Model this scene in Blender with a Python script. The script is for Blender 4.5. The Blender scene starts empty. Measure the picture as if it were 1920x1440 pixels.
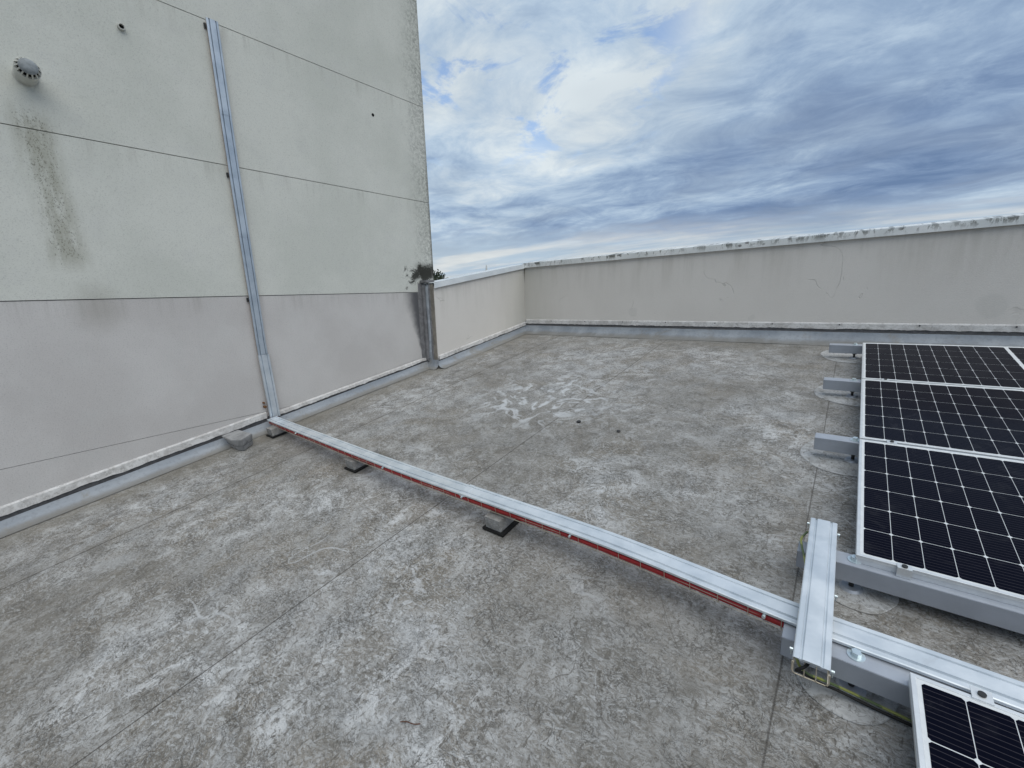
import bpy, bmesh, math, random
from mathutils import Vector, Matrix, noise as mnoise
random.seed(7)
R = math.radians
sc = bpy.context.scene
COL = sc.collection

# ------------------------------------------------------------------ camera
H_EYE = 1.4523
cd = bpy.data.cameras.new('camera'); cam = bpy.data.objects.new('camera', cd); COL.objects.link(cam)
YAW, PITCH, ROLL = 0.67340856, -0.21435034, -0.02574036
fw = Vector((-math.sin(YAW)*math.cos(PITCH), math.cos(YAW)*math.cos(PITCH), math.sin(PITCH)))
r0 = Vector((math.cos(YAW), math.sin(YAW), 0)); u0 = r0.cross(fw)
rt = math.cos(ROLL)*r0 + math.sin(ROLL)*u0; up = -math.sin(ROLL)*r0 + math.cos(ROLL)*u0
m = Matrix((rt, up, -fw)).transposed().to_4x4(); m.translation = Vector((0, 0, H_EYE))
cam.matrix_world = m
cd.sensor_fit = 'HORIZONTAL'; cd.sensor_width = 36.0; cd.lens = 796.42/1920*36.0
cd.clip_start = 0.05; cd.clip_end = 9000
sc.camera = cam

# ------------------------------------------------------------------ node helper
class NT:
    def __init__(s, tree): s.t = tree; s.N = tree.nodes; s.L = tree.links
    def new(s, k, **kw):
        n = s.N.new(k)
        for a, b in kw.items(): setattr(n, a, b)
        return n
    def put(s, sock, v):
        if isinstance(v, bpy.types.NodeSocket): s.L.new(v, sock)
        elif v is not None:
            if sock.type == 'RGBA' and len(v) == 3: v = (*v, 1)
            sock.default_value = v
    def m(s, op, a, b=None, c=None, clamp=False):
        n = s.new('ShaderNodeMath', operation=op); n.use_clamp = clamp
        s.put(n.inputs[0], a); s.put(n.inputs[1], b); s.put(n.inputs[2], c)
        return n.outputs[0]
    def vm(s, op, a, b=None):
        n = s.new('ShaderNodeVectorMath', operation=op)
        s.put(n.inputs[0], a); s.put(n.inputs[1], b)
        return n.outputs['Value'] if op in ('DOT_PRODUCT', 'LENGTH', 'DISTANCE') else n.outputs[0]
    def sep(s, v):
        n = s.new('ShaderNodeSeparateXYZ'); s.put(n.inputs[0], v); return n.outputs
    def comb(s, x, y, z):
        n = s.new('ShaderNodeCombineXYZ')
        for i, v in enumerate((x, y, z)): s.put(n.inputs[i], v)
        return n.outputs[0]
    def noise(s, vec, scale, detail=4, rough=.55, dist=0.0, dim='3D'):
        n = s.new('ShaderNodeTexNoise', noise_dimensions=dim)
        s.put(n.inputs['Vector'], vec); n.inputs['Scale'].default_value = scale
        n.inputs['Detail'].default_value = detail; n.inputs['Roughness'].default_value = rough
        n.inputs['Distortion'].default_value = dist
        return n.outputs['Fac'], n.outputs['Color']
    def vor(s, vec, scale, feature='F1', rnd=1.0):
        n = s.new('ShaderNodeTexVoronoi', feature=feature)
        s.put(n.inputs['Vector'], vec); n.inputs['Scale'].default_value = scale
        n.inputs['Randomness'].default_value = rnd
        return n.outputs['Distance']
    def ss(s, v, a, b, lo=0.0, hi=1.0):          # smoothstep range
        n = s.new('ShaderNodeMapRange', interpolation_type='SMOOTHSTEP')
        s.put(n.inputs[0], v)
        for i, q in enumerate((a, b, lo, hi)): s.put(n.inputs[i+1], q)
        return n.outputs[0]
    def mix(s, f, a, b, mode='MIX'):
        n = s.new('ShaderNodeMix', data_type='RGBA', blend_type=mode)
        s.put(n.inputs[0], f); s.put(n.inputs[6], a); s.put(n.inputs[7], b)
        return n.outputs[2]
    def ramp(s, f, stops):
        n = s.new('ShaderNodeValToRGB'); e = n.color_ramp.elements
        while len(e) < len(stops): e.new(.5)
        for el, (p, c) in zip(e, stops): el.position = p; el.color = (*c, 1) if len(c) == 3 else c
        s.put(n.inputs[0], f); return n.outputs[0]
    def map(s, v, scale=(1, 1, 1), rot=(0, 0, 0), loc=(0, 0, 0)):
        n = s.new('ShaderNodeMapping'); s.put(n.inputs[0], v)
        n.inputs['Scale'].default_value = scale; n.inputs['Rotation'].default_value = rot
        n.inputs['Location'].default_value = loc
        return n.outputs[0]
    def bump(s, h, dist, strength=1.0, normal=None):
        n = s.new('ShaderNodeBump'); s.put(n.inputs['Height'], h)
        n.inputs['Distance'].default_value = dist; n.inputs['Strength'].default_value = strength
        s.put(n.inputs['Normal'], normal); return n.outputs[0]

def material(name):
    mt = bpy.data.materials.new(name); mt.use_nodes = True
    t = NT(mt.node_tree); b = t.N['Principled BSDF']
    return mt, t, b
def setb(t, b, color=None, rough=None, metal=None, spec=None, normal=None, coat=None):
    for k, v in (('Base Color', color), ('Roughness', rough), ('Metallic', metal), ('Specular IOR Level', spec),
                 ('Normal', normal), ('Coat Weight', coat)):
        if v is not None: t.put(b.inputs[k], v)
def opos(t): return t.new('ShaderNodeTexCoord').outputs['Object']
def wpos(t): return t.new('ShaderNodeNewGeometry').outputs['Position']

# ------------------------------------------------------------------ world: overcast sky with breaks
SUN_AZ = (0.75, -0.30); SUN_EL = 62.0
w = bpy.data.worlds.new('World'); sc.world = w; w.use_nodes = True
t = NT(w.node_tree); t.N.clear()
out = t.new('ShaderNodeOutputWorld')
sky = t.new('ShaderNodeTexSky', sky_type='NISHITA'); sky.sun_disc = False
sky.sun_elevation = R(SUN_EL); sky.sun_rotation = math.atan2(SUN_AZ[0], SUN_AZ[1])
sky.air_density = 1.0; sky.dust_density = .6; sky.ozone_density = 1.5
bgs = t.new('ShaderNodeBackground'); t.L.new(sky.outputs[0], bgs.inputs[0]); bgs.inputs[1].default_value = .10
d = t.new('ShaderNodeTexCoord').outputs['Generated']
x, y, z = t.sep(d)
zc = t.m('MAXIMUM', z, 0.0)
den = t.m('ADD', zc, .10)
q = t.comb(t.m('DIVIDE', x, den), t.m('DIVIDE', y, den), 0.0)
qa = t.map(q, scale=(.62, 1.0, 1), rot=(0, 0, R(-16)))
n1, _ = t.noise(qa, .80, 9, .60, .35)
qb = t.map(q, scale=(.95, 1.1, 1), rot=(0, 0, R(20)), loc=(3.1, 1.7, 0))
n2, _ = t.noise(qb, 2.3, 10, .66, .6)
qc = t.map(q, scale=(.5, 1.0, 1), rot=(0, 0, R(-8)), loc=(7, 2, 0))
n3, _ = t.noise(qc, .33, 3, .5)
# brighter, broken cloud towards the left of the view, heavier grey to the right
left = t.ss(t.vm('DOT_PRODUCT', d, Vector((-.615, .62, .49)).normalized()), .84, 1.0)
lowz = t.ss(z, .05, .42)
band = t.m('SUBTRACT', 1.0, t.ss(t.m('ADD', z, t.m('MULTIPLY', t.m('SUBTRACT', n2, .5), .06)), .075, .15))       # pale strip above the horizon
dens = t.m('ADD', t.m('MULTIPLY', n1, .62), t.m('ADD', t.m('ADD', t.m('MULTIPLY', n2, .36), -.05), t.m('MULTIPLY', n3, .22)))
dens = t.m('ADD', dens, t.m('MULTIPLY', left, .115))
dens = t.m('ADD', dens, t.m('MULTIPLY', t.m('SUBTRACT', lowz, .5), .07))
cloud = t.ramp(dens, [(.45, (.17, .265, .45)), (.52, (.25, .36, .555)), (.585, (.36, .49, .68)), (.655, (.54, .68, .84)), (.75, (.84, .93, .98))])
n4, _ = t.noise(t.map(q, scale=(.45, 1.6, 1), loc=(1, 5, 0)), .8, 5, .6)
warm = t.mix(t.ss(n4, .40, .62), (.55, .68, .80), (.90, .93, .91))
cloud = t.mix(t.m('MULTIPLY', band, .85), cloud, warm)
gray = t.ss(t.noise(qb, .9, 3)[0], .45, .62)
cloud = t.mix(t.m('MULTIPLY', gray, .20), cloud, (.36, .43, .52))
bgc = t.new('ShaderNodeBackground'); t.L.new(cloud, bgc.inputs[0]); bgc.inputs[1].default_value = .435
# breaks where the clear sky shows, mostly in the broken cloud at the left
n5, _ = t.noise(t.map(q, scale=(.9, .9, 1), loc=(4.3, .6, 0)), 3.1, 7, .62, .5)
hole = t.m('MULTIPLY', t.ss(n5, .52, .64), t.m('MULTIPLY', t.ss(left, .25, .7), t.ss(z, .22, .34)))
n6, _ = t.noise(t.map(q, scale=(.22, 1, 1), loc=(2, 9, 0)), .62, 5, .55)
hole = t.m('MAXIMUM', hole, t.m('MULTIPLY', t.ss(n6, .60, .68), t.m('MULTIPLY', t.ss(z, .05, .09), t.m('SUBTRACT', 1.0, t.ss(z, .10, .16)))))
mixs = t.new('ShaderNodeMixShader'); t.put(mixs.inputs[0], t.m('MULTIPLY', hole, .85))
t.L.new(bgc.outputs[0], mixs.inputs[1]); t.L.new(bgs.outputs[0], mixs.inputs[2]); t.L.new(mixs.outputs[0], out.inputs[0])

# ------------------------------------------------------------------ sun (veiled) and exposure
sd = bpy.data.lights.new('sun', 'SUN'); so = bpy.data.objects.new('sun', sd); COL.objects.link(so)
sd.energy = 1.12; sd.angle = R(75); sd.color = (1.0, .965, .88)
hz = Vector((SUN_AZ[0], SUN_AZ[1], 0)).normalized()*math.cos(R(SUN_EL)); sdir = Vector((hz.x, hz.y, math.sin(R(SUN_EL))))
so.rotation_euler = sdir.to_track_quat('Z', 'Y').to_euler(); so.location = (0, 0, 12)
vs = sc.view_settings
vs.view_transform = 'Standard'; vs.look = 'None'; vs.exposure = 1.0; vs.gamma = 1.0; vs.use_curve_mapping = False

# ------------------------------------------------------------------ frames of the place
A, B = 0.01784, 0.14556            # the roof falls to the left and towards the camera
EX = Vector((1, 0, A)).normalized(); NN = Vector((-A, -B, 1)).normalized(); EY = NN.cross(EX)
MR = Matrix((EX, EY, NN)).transposed().to_4x4()
def RZ(X, Y): return A*X + B*Y
def rw(u, v, h=0): return MR @ Vector((u, v, h))
WX = -4.47                         # face of the tall wall

def tag(o, label=None, cat=None, group=None, kind=None):
    if label: o['label'] = label
    if cat: o['category'] = cat
    if group: o['group'] = group
    if kind: o['kind'] = kind
    return o
def empty(name, mat=None, label=None, cat=None, group=None, kind=None):
    o = bpy.data.objects.new(name, None); COL.objects.link(o); o.empty_display_size = .1
    if mat is not None: o.matrix_world = mat
    return tag(o, label, cat, group, kind)
def at(u, v, h=0, rz=0): return MR @ Matrix.Translation((u, v, h)) @ Matrix.Rotation(rz, 4, 'Z')
def finish(bm, name, mat, parent=None, smooth=False, mw=None, bevel=0, seg=1):
    if bevel:
        es = [e for e in bm.edges if len(e.link_faces) == 2 and e.calc_face_angle(0) > .5]
        bmesh.ops.bevel(bm, geom=es, offset=bevel, segments=seg, affect='EDGES', clamp_overlap=True)
    me = bpy.data.meshes.new(name); bm.to_mesh(me); bm.free()
    for mm in (mat if isinstance(mat, (list, tuple)) else [mat]): me.materials.append(mm)
    if smooth:
        for p in me.polygons: p.use_smooth = True
        try: me.set_sharp_from_angle(angle=R(35))
        except Exception: pass
    o = bpy.data.objects.new(name, me); COL.objects.link(o)
    if parent: o.parent = parent
    elif mw is not None: o.matrix_world = mw
    return o
def box(bm, x0, x1, y0, y1, z0, z1, f=None):
    c = [(x, y, z) for x in (x0, x1) for y in (y0, y1) for z in (z0, z1)]
    vs_ = [bm.verts.new(f(*p) if f else p) for p in c]
    for q_ in ((0, 1, 3, 2), (4, 6, 7, 5), (0, 4, 5, 1), (2, 3, 7, 6), (0, 2, 6, 4), (1, 5, 7, 3)):
        bm.faces.new([vs_[i] for i in q_])
    return vs_
def cyl(bm, p0, p1, r, n=12, r1=None, cap=True):
    p0 = Vector(p0); p1 = Vector(p1); ax = (p1-p0).normalized()
    s = ax.orthogonal().normalized(); tt = ax.cross(s); r1 = r if r1 is None else r1
    a = [bm.verts.new(p0+(s*math.cos(2*math.pi*i/n)+tt*math.sin(2*math.pi*i/n))*r) for i in range(n)]
    b = [bm.verts.new(p1+(s*math.cos(2*math.pi*i/n)+tt*math.sin(2*math.pi*i/n))*r1) for i in range(n)]
    for i in range(n): bm.faces.new((a[i], a[(i+1) % n], b[(i+1) % n], b[i]))
    if cap: bm.faces.new(a[::-1]); bm.faces.new(b)
def tube(bm, pts, r, n=8):
    pts = [Vector(p) for p in pts]; rings = []
    s = None
    for i, p in enumerate(pts):
        tn = (pts[min(i+1, len(pts)-1)]-pts[max(i-1, 0)]).normalized()
        if s is None: s = tn.orthogonal().normalized()
        s = (s-tn*s.dot(tn)).normalized(); b_ = tn.cross(s)
        rings.append([bm.verts.new(p+(s*math.cos(2*math.pi*k/n)+b_*math.sin(2*math.pi*k/n))*r) for k in range(n)])
    for a, b_ in zip(rings, rings[1:]):
        for k in range(n): bm.faces.new((a[k], a[(k+1) % n], b_[(k+1) % n], b_[k]))
    bm.faces.new(rings[0][::-1]); bm.faces.new(rings[-1])
def sweep(bm, prof, frames):
    """prof: closed list of (side, up); frames: list of (origin, side vector, up vector)"""
    rings = [[bm.verts.new(o+s*a+u_*b_) for a, b_ in prof] for o, s, u_ in frames]
    n = len(prof)
    for a, b_ in zip(rings, rings[1:]):
        for k in range(n): bm.faces.new((a[k], a[(k+1) % n], b_[(k+1) % n], b_[k]))
    bm.faces.new(rings[0][::-1]); bm.faces.new(rings[-1])
def recalc(bm): bmesh.ops.recalc_face_normals(bm, faces=bm.faces)

# ------------------------------------------------------------------ materials
# roof membrane: trodden, dusty, scuffed grey PVC
def mat_roof():
    mt, t, b = material('roof_membrane')
    p = opos(t); px, py, pz = t.sep(p); p2 = t.comb(px, py, 0.0)
    warp = t.noise(p2, 2.2, 3)[1]
    pw = t.vm('ADD', p2, t.vm('SCALE', t.vm('SUBTRACT', warp, (.5, .5, .5)), None))
    pw.node.inputs[0].links  # noqa
    sc_ = [n for n in t.N if n.type == 'VECT_MATH' and n.operation == 'SCALE'][-1]; sc_.inputs['Scale'].default_value = .30
    big = t.noise(p2, .55, 4, .55)[0]
    mid = t.noise(pw, 2.6, 6, .62, .6)[0]
    tan = t.ss(t.noise(pw, 1.4, 5, .62)[0], .40, .66)
    base = t.mix(tan, (.285, .270, .250), (.235, .202, .158))
    base = t.mix(t.ss(mid, .40, .64), base, (.315, .312, .305))
    # pale scuffs: swirling, broken by a finer noise
    scuf = t.noise(pw, 7.5, 10, .74, .8)[0]; scu2 = t.noise(t.map(pw, scale=(1, 1.6, 1), rot=(0, 0, .5)), 17, 8, .74, .5)[0]
    msk = t.ss(t.noise(p2, 1.15, 4, .6)[0], .38, .62)
    pale = t.m('MULTIPLY', t.ss(scuf, .50, .60), t.m('ADD', t.m('MULTIPLY', msk, .70), .25))
    pale = t.m('MAXIMUM', pale, t.m('MULTIPLY', t.ss(scu2, .53, .62), t.m('ADD', t.m('MULTIPLY', msk, .6), .15)))
    base = t.mix(pale, base, (.60, .605, .605))
    base = t.mix(t.ss(scuf, .48, .38, 0, .62), base, (.150, .138, .118))
    # short drag marks in two directions
    for k, (rz_, sx, sy, sc0, th) in enumerate(((25, 1.2, 9, 5.5, .60), (-50, 1.0, 8, 4.2, .62), (80, 1.3, 10, 6.3, .62))):
        pd = t.map(pw, scale=(sx, sy, 1), rot=(0, 0, R(rz_)), loc=(k*3.3, k, 0))
        dr = t.ss(t.noise(pd, sc0, 5, .6, .9)[0], th, th+.10)
        gate = t.ss(t.noise(p2, 2.1+k, 3)[0], .47, .62)
        base = t.mix(t.m('MULTIPLY', t.m('MULTIPLY', dr, gate), .45), base, (.50, .515, .53) if k < 2 else (.17, .16, .145))
    # wrinkles: fine dark worm-like creases
    pw2 = t.vm('ADD', p2, t.vm('MULTIPLY', t.vm('SUBTRACT', t.noise(p2, 14, 4, .6)[1], (.5, .5, .5)), (.075, .075, 0)))
    l1 = t.noise(t.map(pw2, scale=(1, 1.3, 1)), 19, 4, .6, .5)[0]
    l2 = t.noise(t.map(pw2, scale=(1.2, 1, 1), loc=(5, 2, 0)), 37, 3, .55, .4)[0]
    crease = t.m('MAXIMUM', t.m('SUBTRACT', 1.0, t.ss(t.m('ABSOLUTE', t.m('SUBTRACT', l1, .5)), .003, .022)),
                 t.m('MULTIPLY', t.m('SUBTRACT', 1.0, t.ss(t.m('ABSOLUTE', t.m('SUBTRACT', l2, .5)), .004, .028)), .8))
    crease = t.m('MULTIPLY', crease, t.ss(t.noise(p2, 5.5, 4, .65)[0], .42, .62))
    base = t.mix(t.m('MULTIPLY', crease, .8), base, (.120, .112, .100))
    fib = t.noise(t.map(pw2, scale=(1, 2.2, 1), rot=(0, 0, R(30))), 55, 5, .72, .35)[0]
    base = t.mix(t.ss(fib, .51, .58, 0, .62), base, (.43, .44, .445))
    base = t.mix(t.ss(fib, .48, .40, 0, .72), base, (.14, .135, .125))
    grain = t.noise(p2, 210, 3, .7)[0]
    base = t.mix(t.ss(grain, .52, .70, 0, .25), base, (.50, .51, .52))
    base = t.mix(t.ss(grain, .46, .30, 0, .35), base, (.12, .12, .115))
    # solid pale chips and long curved scratches
    ch = t.noise(t.map(pw, scale=(1, 1.5, 1), rot=(0, 0, .9), loc=(8, 3, 0)), 5.2, 6, .66, 1.1)[0]
    chg = t.ss(t.noise(p2, 1.7, 3, .6)[0], .46, .60)
    base = t.mix(t.m('MULTIPLY', t.m('MULTIPLY', t.ss(ch, .585, .62), chg), .62), base, (.56, .57, .58))
    base = t.mix(t.m('MULTIPLY', t.ss(t.noise(pw, 3.1, 6, .66, .9)[0], .56, .64), .42), base, (.135, .122, .10))
    for k, (sc3, th3, col3) in enumerate(((1.1, .0011, (.11, .10, .09)), (1.7, .0016, (.55, .56, .57)), (2.6, .002, (.12, .11, .10)))):
        ln = t.noise(t.vm('ADD', p2, (k*5.0, k*2.0, 0)), sc3, 1.2, .5, .7)[0]
        lm = t.m('SUBTRACT', 1.0, t.ss(t.m('ABSOLUTE', t.m('SUBTRACT', ln, .5)), th3*.5, th3*1.8))
        lg = t.ss(t.noise(t.vm('ADD', p2, (k*3.0, 1.0, 0)), 1.6, 3)[0], .53, .60)
        base = t.mix(t.m('MULTIPLY', t.m('MULTIPLY', lm, lg), .65), base, col3)
    fl1 = t.noise(t.map(p2, scale=(1, 2.4, 1), rot=(0, 0, R(-35))), 30, 4, .7, .3)[0]
    fl2 = t.noise(t.map(p2, scale=(2.2, 1, 1), rot=(0, 0, R(15)), loc=(3, 3, 0)), 26, 4, .7, .3)[0]
    fg = t.ss(t.noise(pw, 3.4, 4, .6)[0], .40, .60, .25, 1)
    base = t.mix(t.m('MULTIPLY', t.ss(fl1, .565, .60), t.m('MULTIPLY', fg, .65)), base, (.56, .57, .575))
    base = t.mix(t.m('MULTIPLY', t.ss(fl2, .575, .62), .70), base, (.105, .095, .08))
    # dark specks
    spk = t.vor(t.vm('ADD', p2, t.vm('MULTIPLY', t.noise(p2, 9, 2)[1], (.2, .2, 0))), 9.0)
    spm = t.m('MULTIPLY', t.m('SUBTRACT', 1.0, t.ss(spk, .015, .06)), t.ss(t.noise(p2, 3.3, 2)[0], .50, .56))
    base = t.mix(t.m('MULTIPLY', spm, .9), base, (.05, .048, .045))
    # broad variation
    base = t.mix(t.ss(big, .38, .60, .45, 0), base, (.155, .143, .122))
    base = t.mix(t.ss(t.noise(p2, 1.9, 5, .65, .5)[0], .55, .68, 0, .35), base, (.43, .44, .45))
    # water-borne silt lying along the foot of the flashings
    silt = t.m('SUBTRACT', 1.0, t.ss(t.m('ADD', px, t.m('MULTIPLY', mid, .30)), -4.18, -3.72))
    base = t.mix(t.m('MULTIPLY', silt, .60), base, (.225, .205, .168))
    far = t.ss(t.m('SUBTRACT', py, t.m('MULTIPLY', mid, .5)), 4.7, 5.6)
    base = t.mix(t.m('MULTIPLY', far, .45), base, (.245, .232, .205))
    for (cx, cy, hx_, hy_) in ((-4.205, 1.70, .075, .13), (-2.79, 1.69, .075, .13), (-1.362, 1.66, .075, .13)):  # darker halo on the membrane round each block pad
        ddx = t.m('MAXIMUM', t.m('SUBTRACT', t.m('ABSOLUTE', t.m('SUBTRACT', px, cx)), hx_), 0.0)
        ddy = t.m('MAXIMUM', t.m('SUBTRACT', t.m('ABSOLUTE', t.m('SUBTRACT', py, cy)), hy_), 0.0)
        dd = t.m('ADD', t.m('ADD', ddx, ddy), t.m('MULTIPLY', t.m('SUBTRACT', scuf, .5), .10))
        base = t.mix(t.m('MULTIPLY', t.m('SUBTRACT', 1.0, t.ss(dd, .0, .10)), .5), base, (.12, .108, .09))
    # lap seams between the sheets
    for sx in SEAMS:
        dx = t.m('ABSOLUTE', t.m('SUBTRACT', px, t.m('ADD', sx, t.m('MULTIPLY', t.m('SUBTRACT', t.noise(p2, 1.1, 2)[0], .5), .012))))
        base = t.mix(t.m('SUBTRACT', 1.0, t.ss(dx, .001, .0045, .25, 1)), base, (.085, .078, .07))
        ax = t.m('ABSOLUTE', t.m('SUBTRACT', px, sx-.03))
        base = t.mix(t.m('MULTIPLY', t.m('SUBTRACT', 1.0, t.ss(ax, .01, .05)), .22), base, (.19, .178, .16))
    # one poured, trodden-out pale smear in the middle of the roof
    dm = t.vm('DISTANCE', pw, Vector((-2.25, 3.35, 0)))
    sm = t.m('MULTIPLY', t.m('SUBTRACT', 1.0, t.ss(dm, .35, 1.0)), t.ss(t.noise(pw, 3.4, 6, .6, 2.2)[0], .50, .60))
    base = t.mix(t.m('MULTIPLY', sm, .8), base, (.56, .575, .59))
    hgt = t.m('ADD', t.m('MULTIPLY', crease, -.5), t.m('ADD', t.m('MULTIPLY', fib, .7), t.m('MULTIPLY', scuf, .6)))
    nrm = t.bump(hgt, .008, .75)
    nrm = t.bump(t.noise(p2, 1.6, 3)[0], .03, .5, nrm)
    setb(t, b, base, t.ss(pale, 0, 1, .62, .80), 0, .35, nrm)
    return mt
SEAMS = (-3.52, -1.85, -.05, 1.75)

def mat_membrane_clean():
    mt, t, b = material('clean_membrane')
    p = opos(t); n = t.noise(p, 6, 6, .6, .8)[0]; f = t.noise(p, 60, 4, .65)[0]
    c = t.mix(t.ss(n, .38, .64), (.36, .365, .365), (.47, .475, .475))
    c = t.mix(t.ss(f, .50, .36, 0, .3), c, (.2, .2, .195))
    e = t.ss(t.noise(p, 14, 5, .7, 1.0)[0], .56, .66)
    c = t.mix(t.m('MULTIPLY', e, .5), c, (.25, .235, .21))
    s1 = t.noise(p, 8, 8, .72, 1.5)[0]; c = t.mix(t.ss(s1, .50, .40, 0, .6), c, (.20, .19, .17))
    f1 = t.noise(t.map(p, scale=(1, 2.4, 1), rot=(0, 0, R(-35))), 30, 4, .7, .3)[0]; f2 = t.noise(t.map(p, scale=(2.2, 1, 1), loc=(3, 3, 0)), 26, 4, .7, .3)[0]
    c = t.mix(t.m('MULTIPLY', t.ss(f1, .56, .60), .5), c, (.56, .57, .575)); c = t.mix(t.m('MULTIPLY', t.ss(f2, .58, .62), .6), c, (.12, .11, .095))
    l = t.noise(p, 20, 3, .55, .5)[0]; c = t.mix(t.m('MULTIPLY', t.m('SUBTRACT', 1.0, t.ss(t.m('ABSOLUTE', t.m('SUBTRACT', l, .5)), .003, .02)), .5), c, (.14, .13, .12))
    setb(t, b, c, .6, 0, .4, t.bump(t.m('ADD', f, n), .004, .4)); return mt
def mat_flashing():
    mt, t, b = material('flashing_membrane')
    p = wpos(t); n = t.noise(t.map(p, scale=(1, .25, 1)), 5, 5, .6)[0]; f = t.noise(p, 40, 4)[0]
    c = t.mix(t.ss(n, .38, .66), (.235, .262, .295), (.32, .345, .375))
    c = t.mix(t.ss(t.noise(p, 3.3, 5, .7, 1)[0], .55, .68, 0, .55), c, (.235, .215, .18))
    c = t.mix(t.ss(f, .5, .35, 0, .2), c, (.13, .13, .13))
    X, Y, Z = t.sep(p); hr = t.m('SUBTRACT', Z, t.m('ADD', t.m('MULTIPLY', X, A), t.m('MULTIPLY', Y, B)))
    lowd = t.m('SUBTRACT', 1.0, t.ss(t.m('ADD', hr, t.m('MULTIPLY', t.m('SUBTRACT', n, .5), .05)), .006, .045))
    c = t.mix(t.m('MULTIPLY', lowd, .65), c, (.20, .18, .145))
    setb(t, b, c, .5, 0, .45, t.bump(n, .01, .4)); return mt

def wall_nodes(t, low, pos):
    """coarse float render; low = pinkish lower coat"""
    g1 = t.noise(pos, 130, 4, .75)[0]; g2 = t.noise(pos, 420, 2, .7)[0]; g3 = t.noise(pos, 45, 3, .6)[0]
    mo = t.noise(pos, 1.3, 5, .6)[0]; mo2 = t.noise(pos, 5, 5, .6)[0]
    if low: c = t.mix(t.ss(mo, .35, .65), (.52, .498, .482), (.585, .565, .548))
    else: c = t.mix(t.ss(mo, .35, .65), (.575, .585, .535), (.64, .645, .595))
    c = t.mix(t.ss(mo2, .5, .7, 0, .22), c, (.55, .55, .53))
    c = t.mix(t.ss(g1, .48, .33, 0, .40), c, (.27, .27, .265))
    c = t.mix(t.ss(g1, .55, .70, 0, .22), c, (.68, .69, .69))
    h = t.m('ADD', t.m('MULTIPLY', g1, 1.0), t.m('ADD', t.m('MULTIPLY', g2, .4), t.m('MULTIPLY', g3, .4)))
    return c, h
def gauss_box(t, v, a, b_, s):
    """soft 1 inside [a,b], fading over s"""
    return t.m('MULTIPLY', t.ss(v, a-s, a+s), t.m('SUBTRACT', 1.0, t.ss(v, b_-s, b_+s)))
def mat_tall(low):
    mt, t, b = material('render_lower' if low else 'render_upper')
    p = wpos(t); X, Y, Z = t.sep(p)
    c, h = wall_nodes(t, low, p)
    n = t.noise(p, 6, 6, .7, .5)[0]; nf = t.noise(p, 30, 5, .75, .6)[0]; nv = t.noise(t.map(p, scale=(1, 14, .8)), 1.2, 5, .65)[0]
    pn = t.noise(p, 2.2, 4, .6)[0]
    # mould specks where the vent drips
    fine = t.noise(t.map(p, scale=(1, 1.2, .8)), 85, 3, .75)[0]
    core = t.m('ADD', .50, t.m('MULTIPLY', t.m('SUBTRACT', 2.6, Z), .035))
    wdt = t.m('ABSOLUTE', t.m('SUBTRACT', Y, t.m('ADD', core, t.m('MULTIPLY', t.m('SUBTRACT', pn, .5), .12))))
    dz_ = t.m('ADD', t.m('MULTIPLY', t.m('SUBTRACT', 1.0, t.ss(wdt, .02, .15)), gauss_box(t, Z, 1.72, 2.72, .10)), 0.0)
    c = t.mix(t.m('MULTIPLY', dz_, t.ss(t.noise(t.map(p, scale=(1, 6, 1.2)), 2.5, 5, .65)[0], .38, .60, .15, .62)), c, (.30, .295, .235))
    spots = t.ss(t.m('ADD', fine, t.m('MULTIPLY', dz_, .13)), .66, .74)
    spots = t.m('MULTIPLY', spots, t.ss(dz_, .05, .5))
    c = t.mix(t.m('MULTIPLY', spots, .6), c, (.13, .125, .10))
    # sparse specks over the upper coat
    gate = t.ss(t.noise(p, 1.1, 3)[0], .45, .65)
    sp2 = t.m('MULTIPLY', t.ss(t.noise(t.map(p, scale=(1, 1.3, .7)), 60, 3, .7)[0], .66, .74), t.m('MULTIPLY', gate, t.ss(Z, 1.5, 2.7)))
    c = t.mix(t.m('MULTIPLY', sp2, .55), c, (.16, .165, .155))
    # stains hanging from the joints
    for zj in (1.474, 2.601, 3.711):
        dj = t.m('SUBTRACT', zj, Z)
        ln = t.ss(nv, .48, .70)
        st = t.m('MULTIPLY', t.m('MULTIPLY', t.ss(dj, 0.0, .004), t.m('SUBTRACT', 1.0, t.ss(dj, .02, .22))), ln)
        c = t.mix(t.m('MULTIPLY', st, .22), c, (.235, .22, .195))
    # damp patch at the first joint below the drips
    dd = t.vm('DISTANCE', t.comb(0.0, Y, t.m('MULTIPLY', Z, .8)), Vector((0, .62, 1.13)))
    c = t.mix(t.m('MULTIPLY', t.m('SUBTRACT', 1.0, t.ss(t.m('ADD', dd, t.m('MULTIPLY', n, .1)), .07, .26)), .32), c, (.24, .22, .18))
    # grime down the free edge
    ye = t.m('SUBTRACT', 3.972, Y)
    eg = t.m('SUBTRACT', 1.0, t.ss(t.m('ADD', ye, t.m('MULTIPLY', t.m('SUBTRACT', n, .5), .55)), .0, .38))
    eg = t.m('MULTIPLY', eg, t.ss(nf, .40, .62))
    c = t.mix(t.m('MULTIPLY', eg, .60), c, (.17, .175, .16))
    lin = t.m('SUBTRACT', 1.0, t.ss(t.m('ADD', ye, t.m('MULTIPLY', n, .06)), .03, .075))
    c = t.mix(t.m('MULTIPLY', lin, t.ss(Z, 3.6, 2.2, .25, .75)), c, (.11, .112, .10))
    # black mould above the parapet head
    ml = t.m('MULTIPLY', gauss_box(t, Y, 3.50, 4.3, .22), gauss_box(t, Z, 1.56, 1.82, .16))
    mlb = t.m('ADD', ml, t.m('MULTIPLY', t.m('SUBTRACT', t.noise(p, 8, 7, .75, .7)[0], .5), 3.4))
    mlb = t.ss(mlb, .50, .86)
    mlb = t.m('MULTIPLY', mlb, t.ss(ml, .02, .22))
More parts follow.
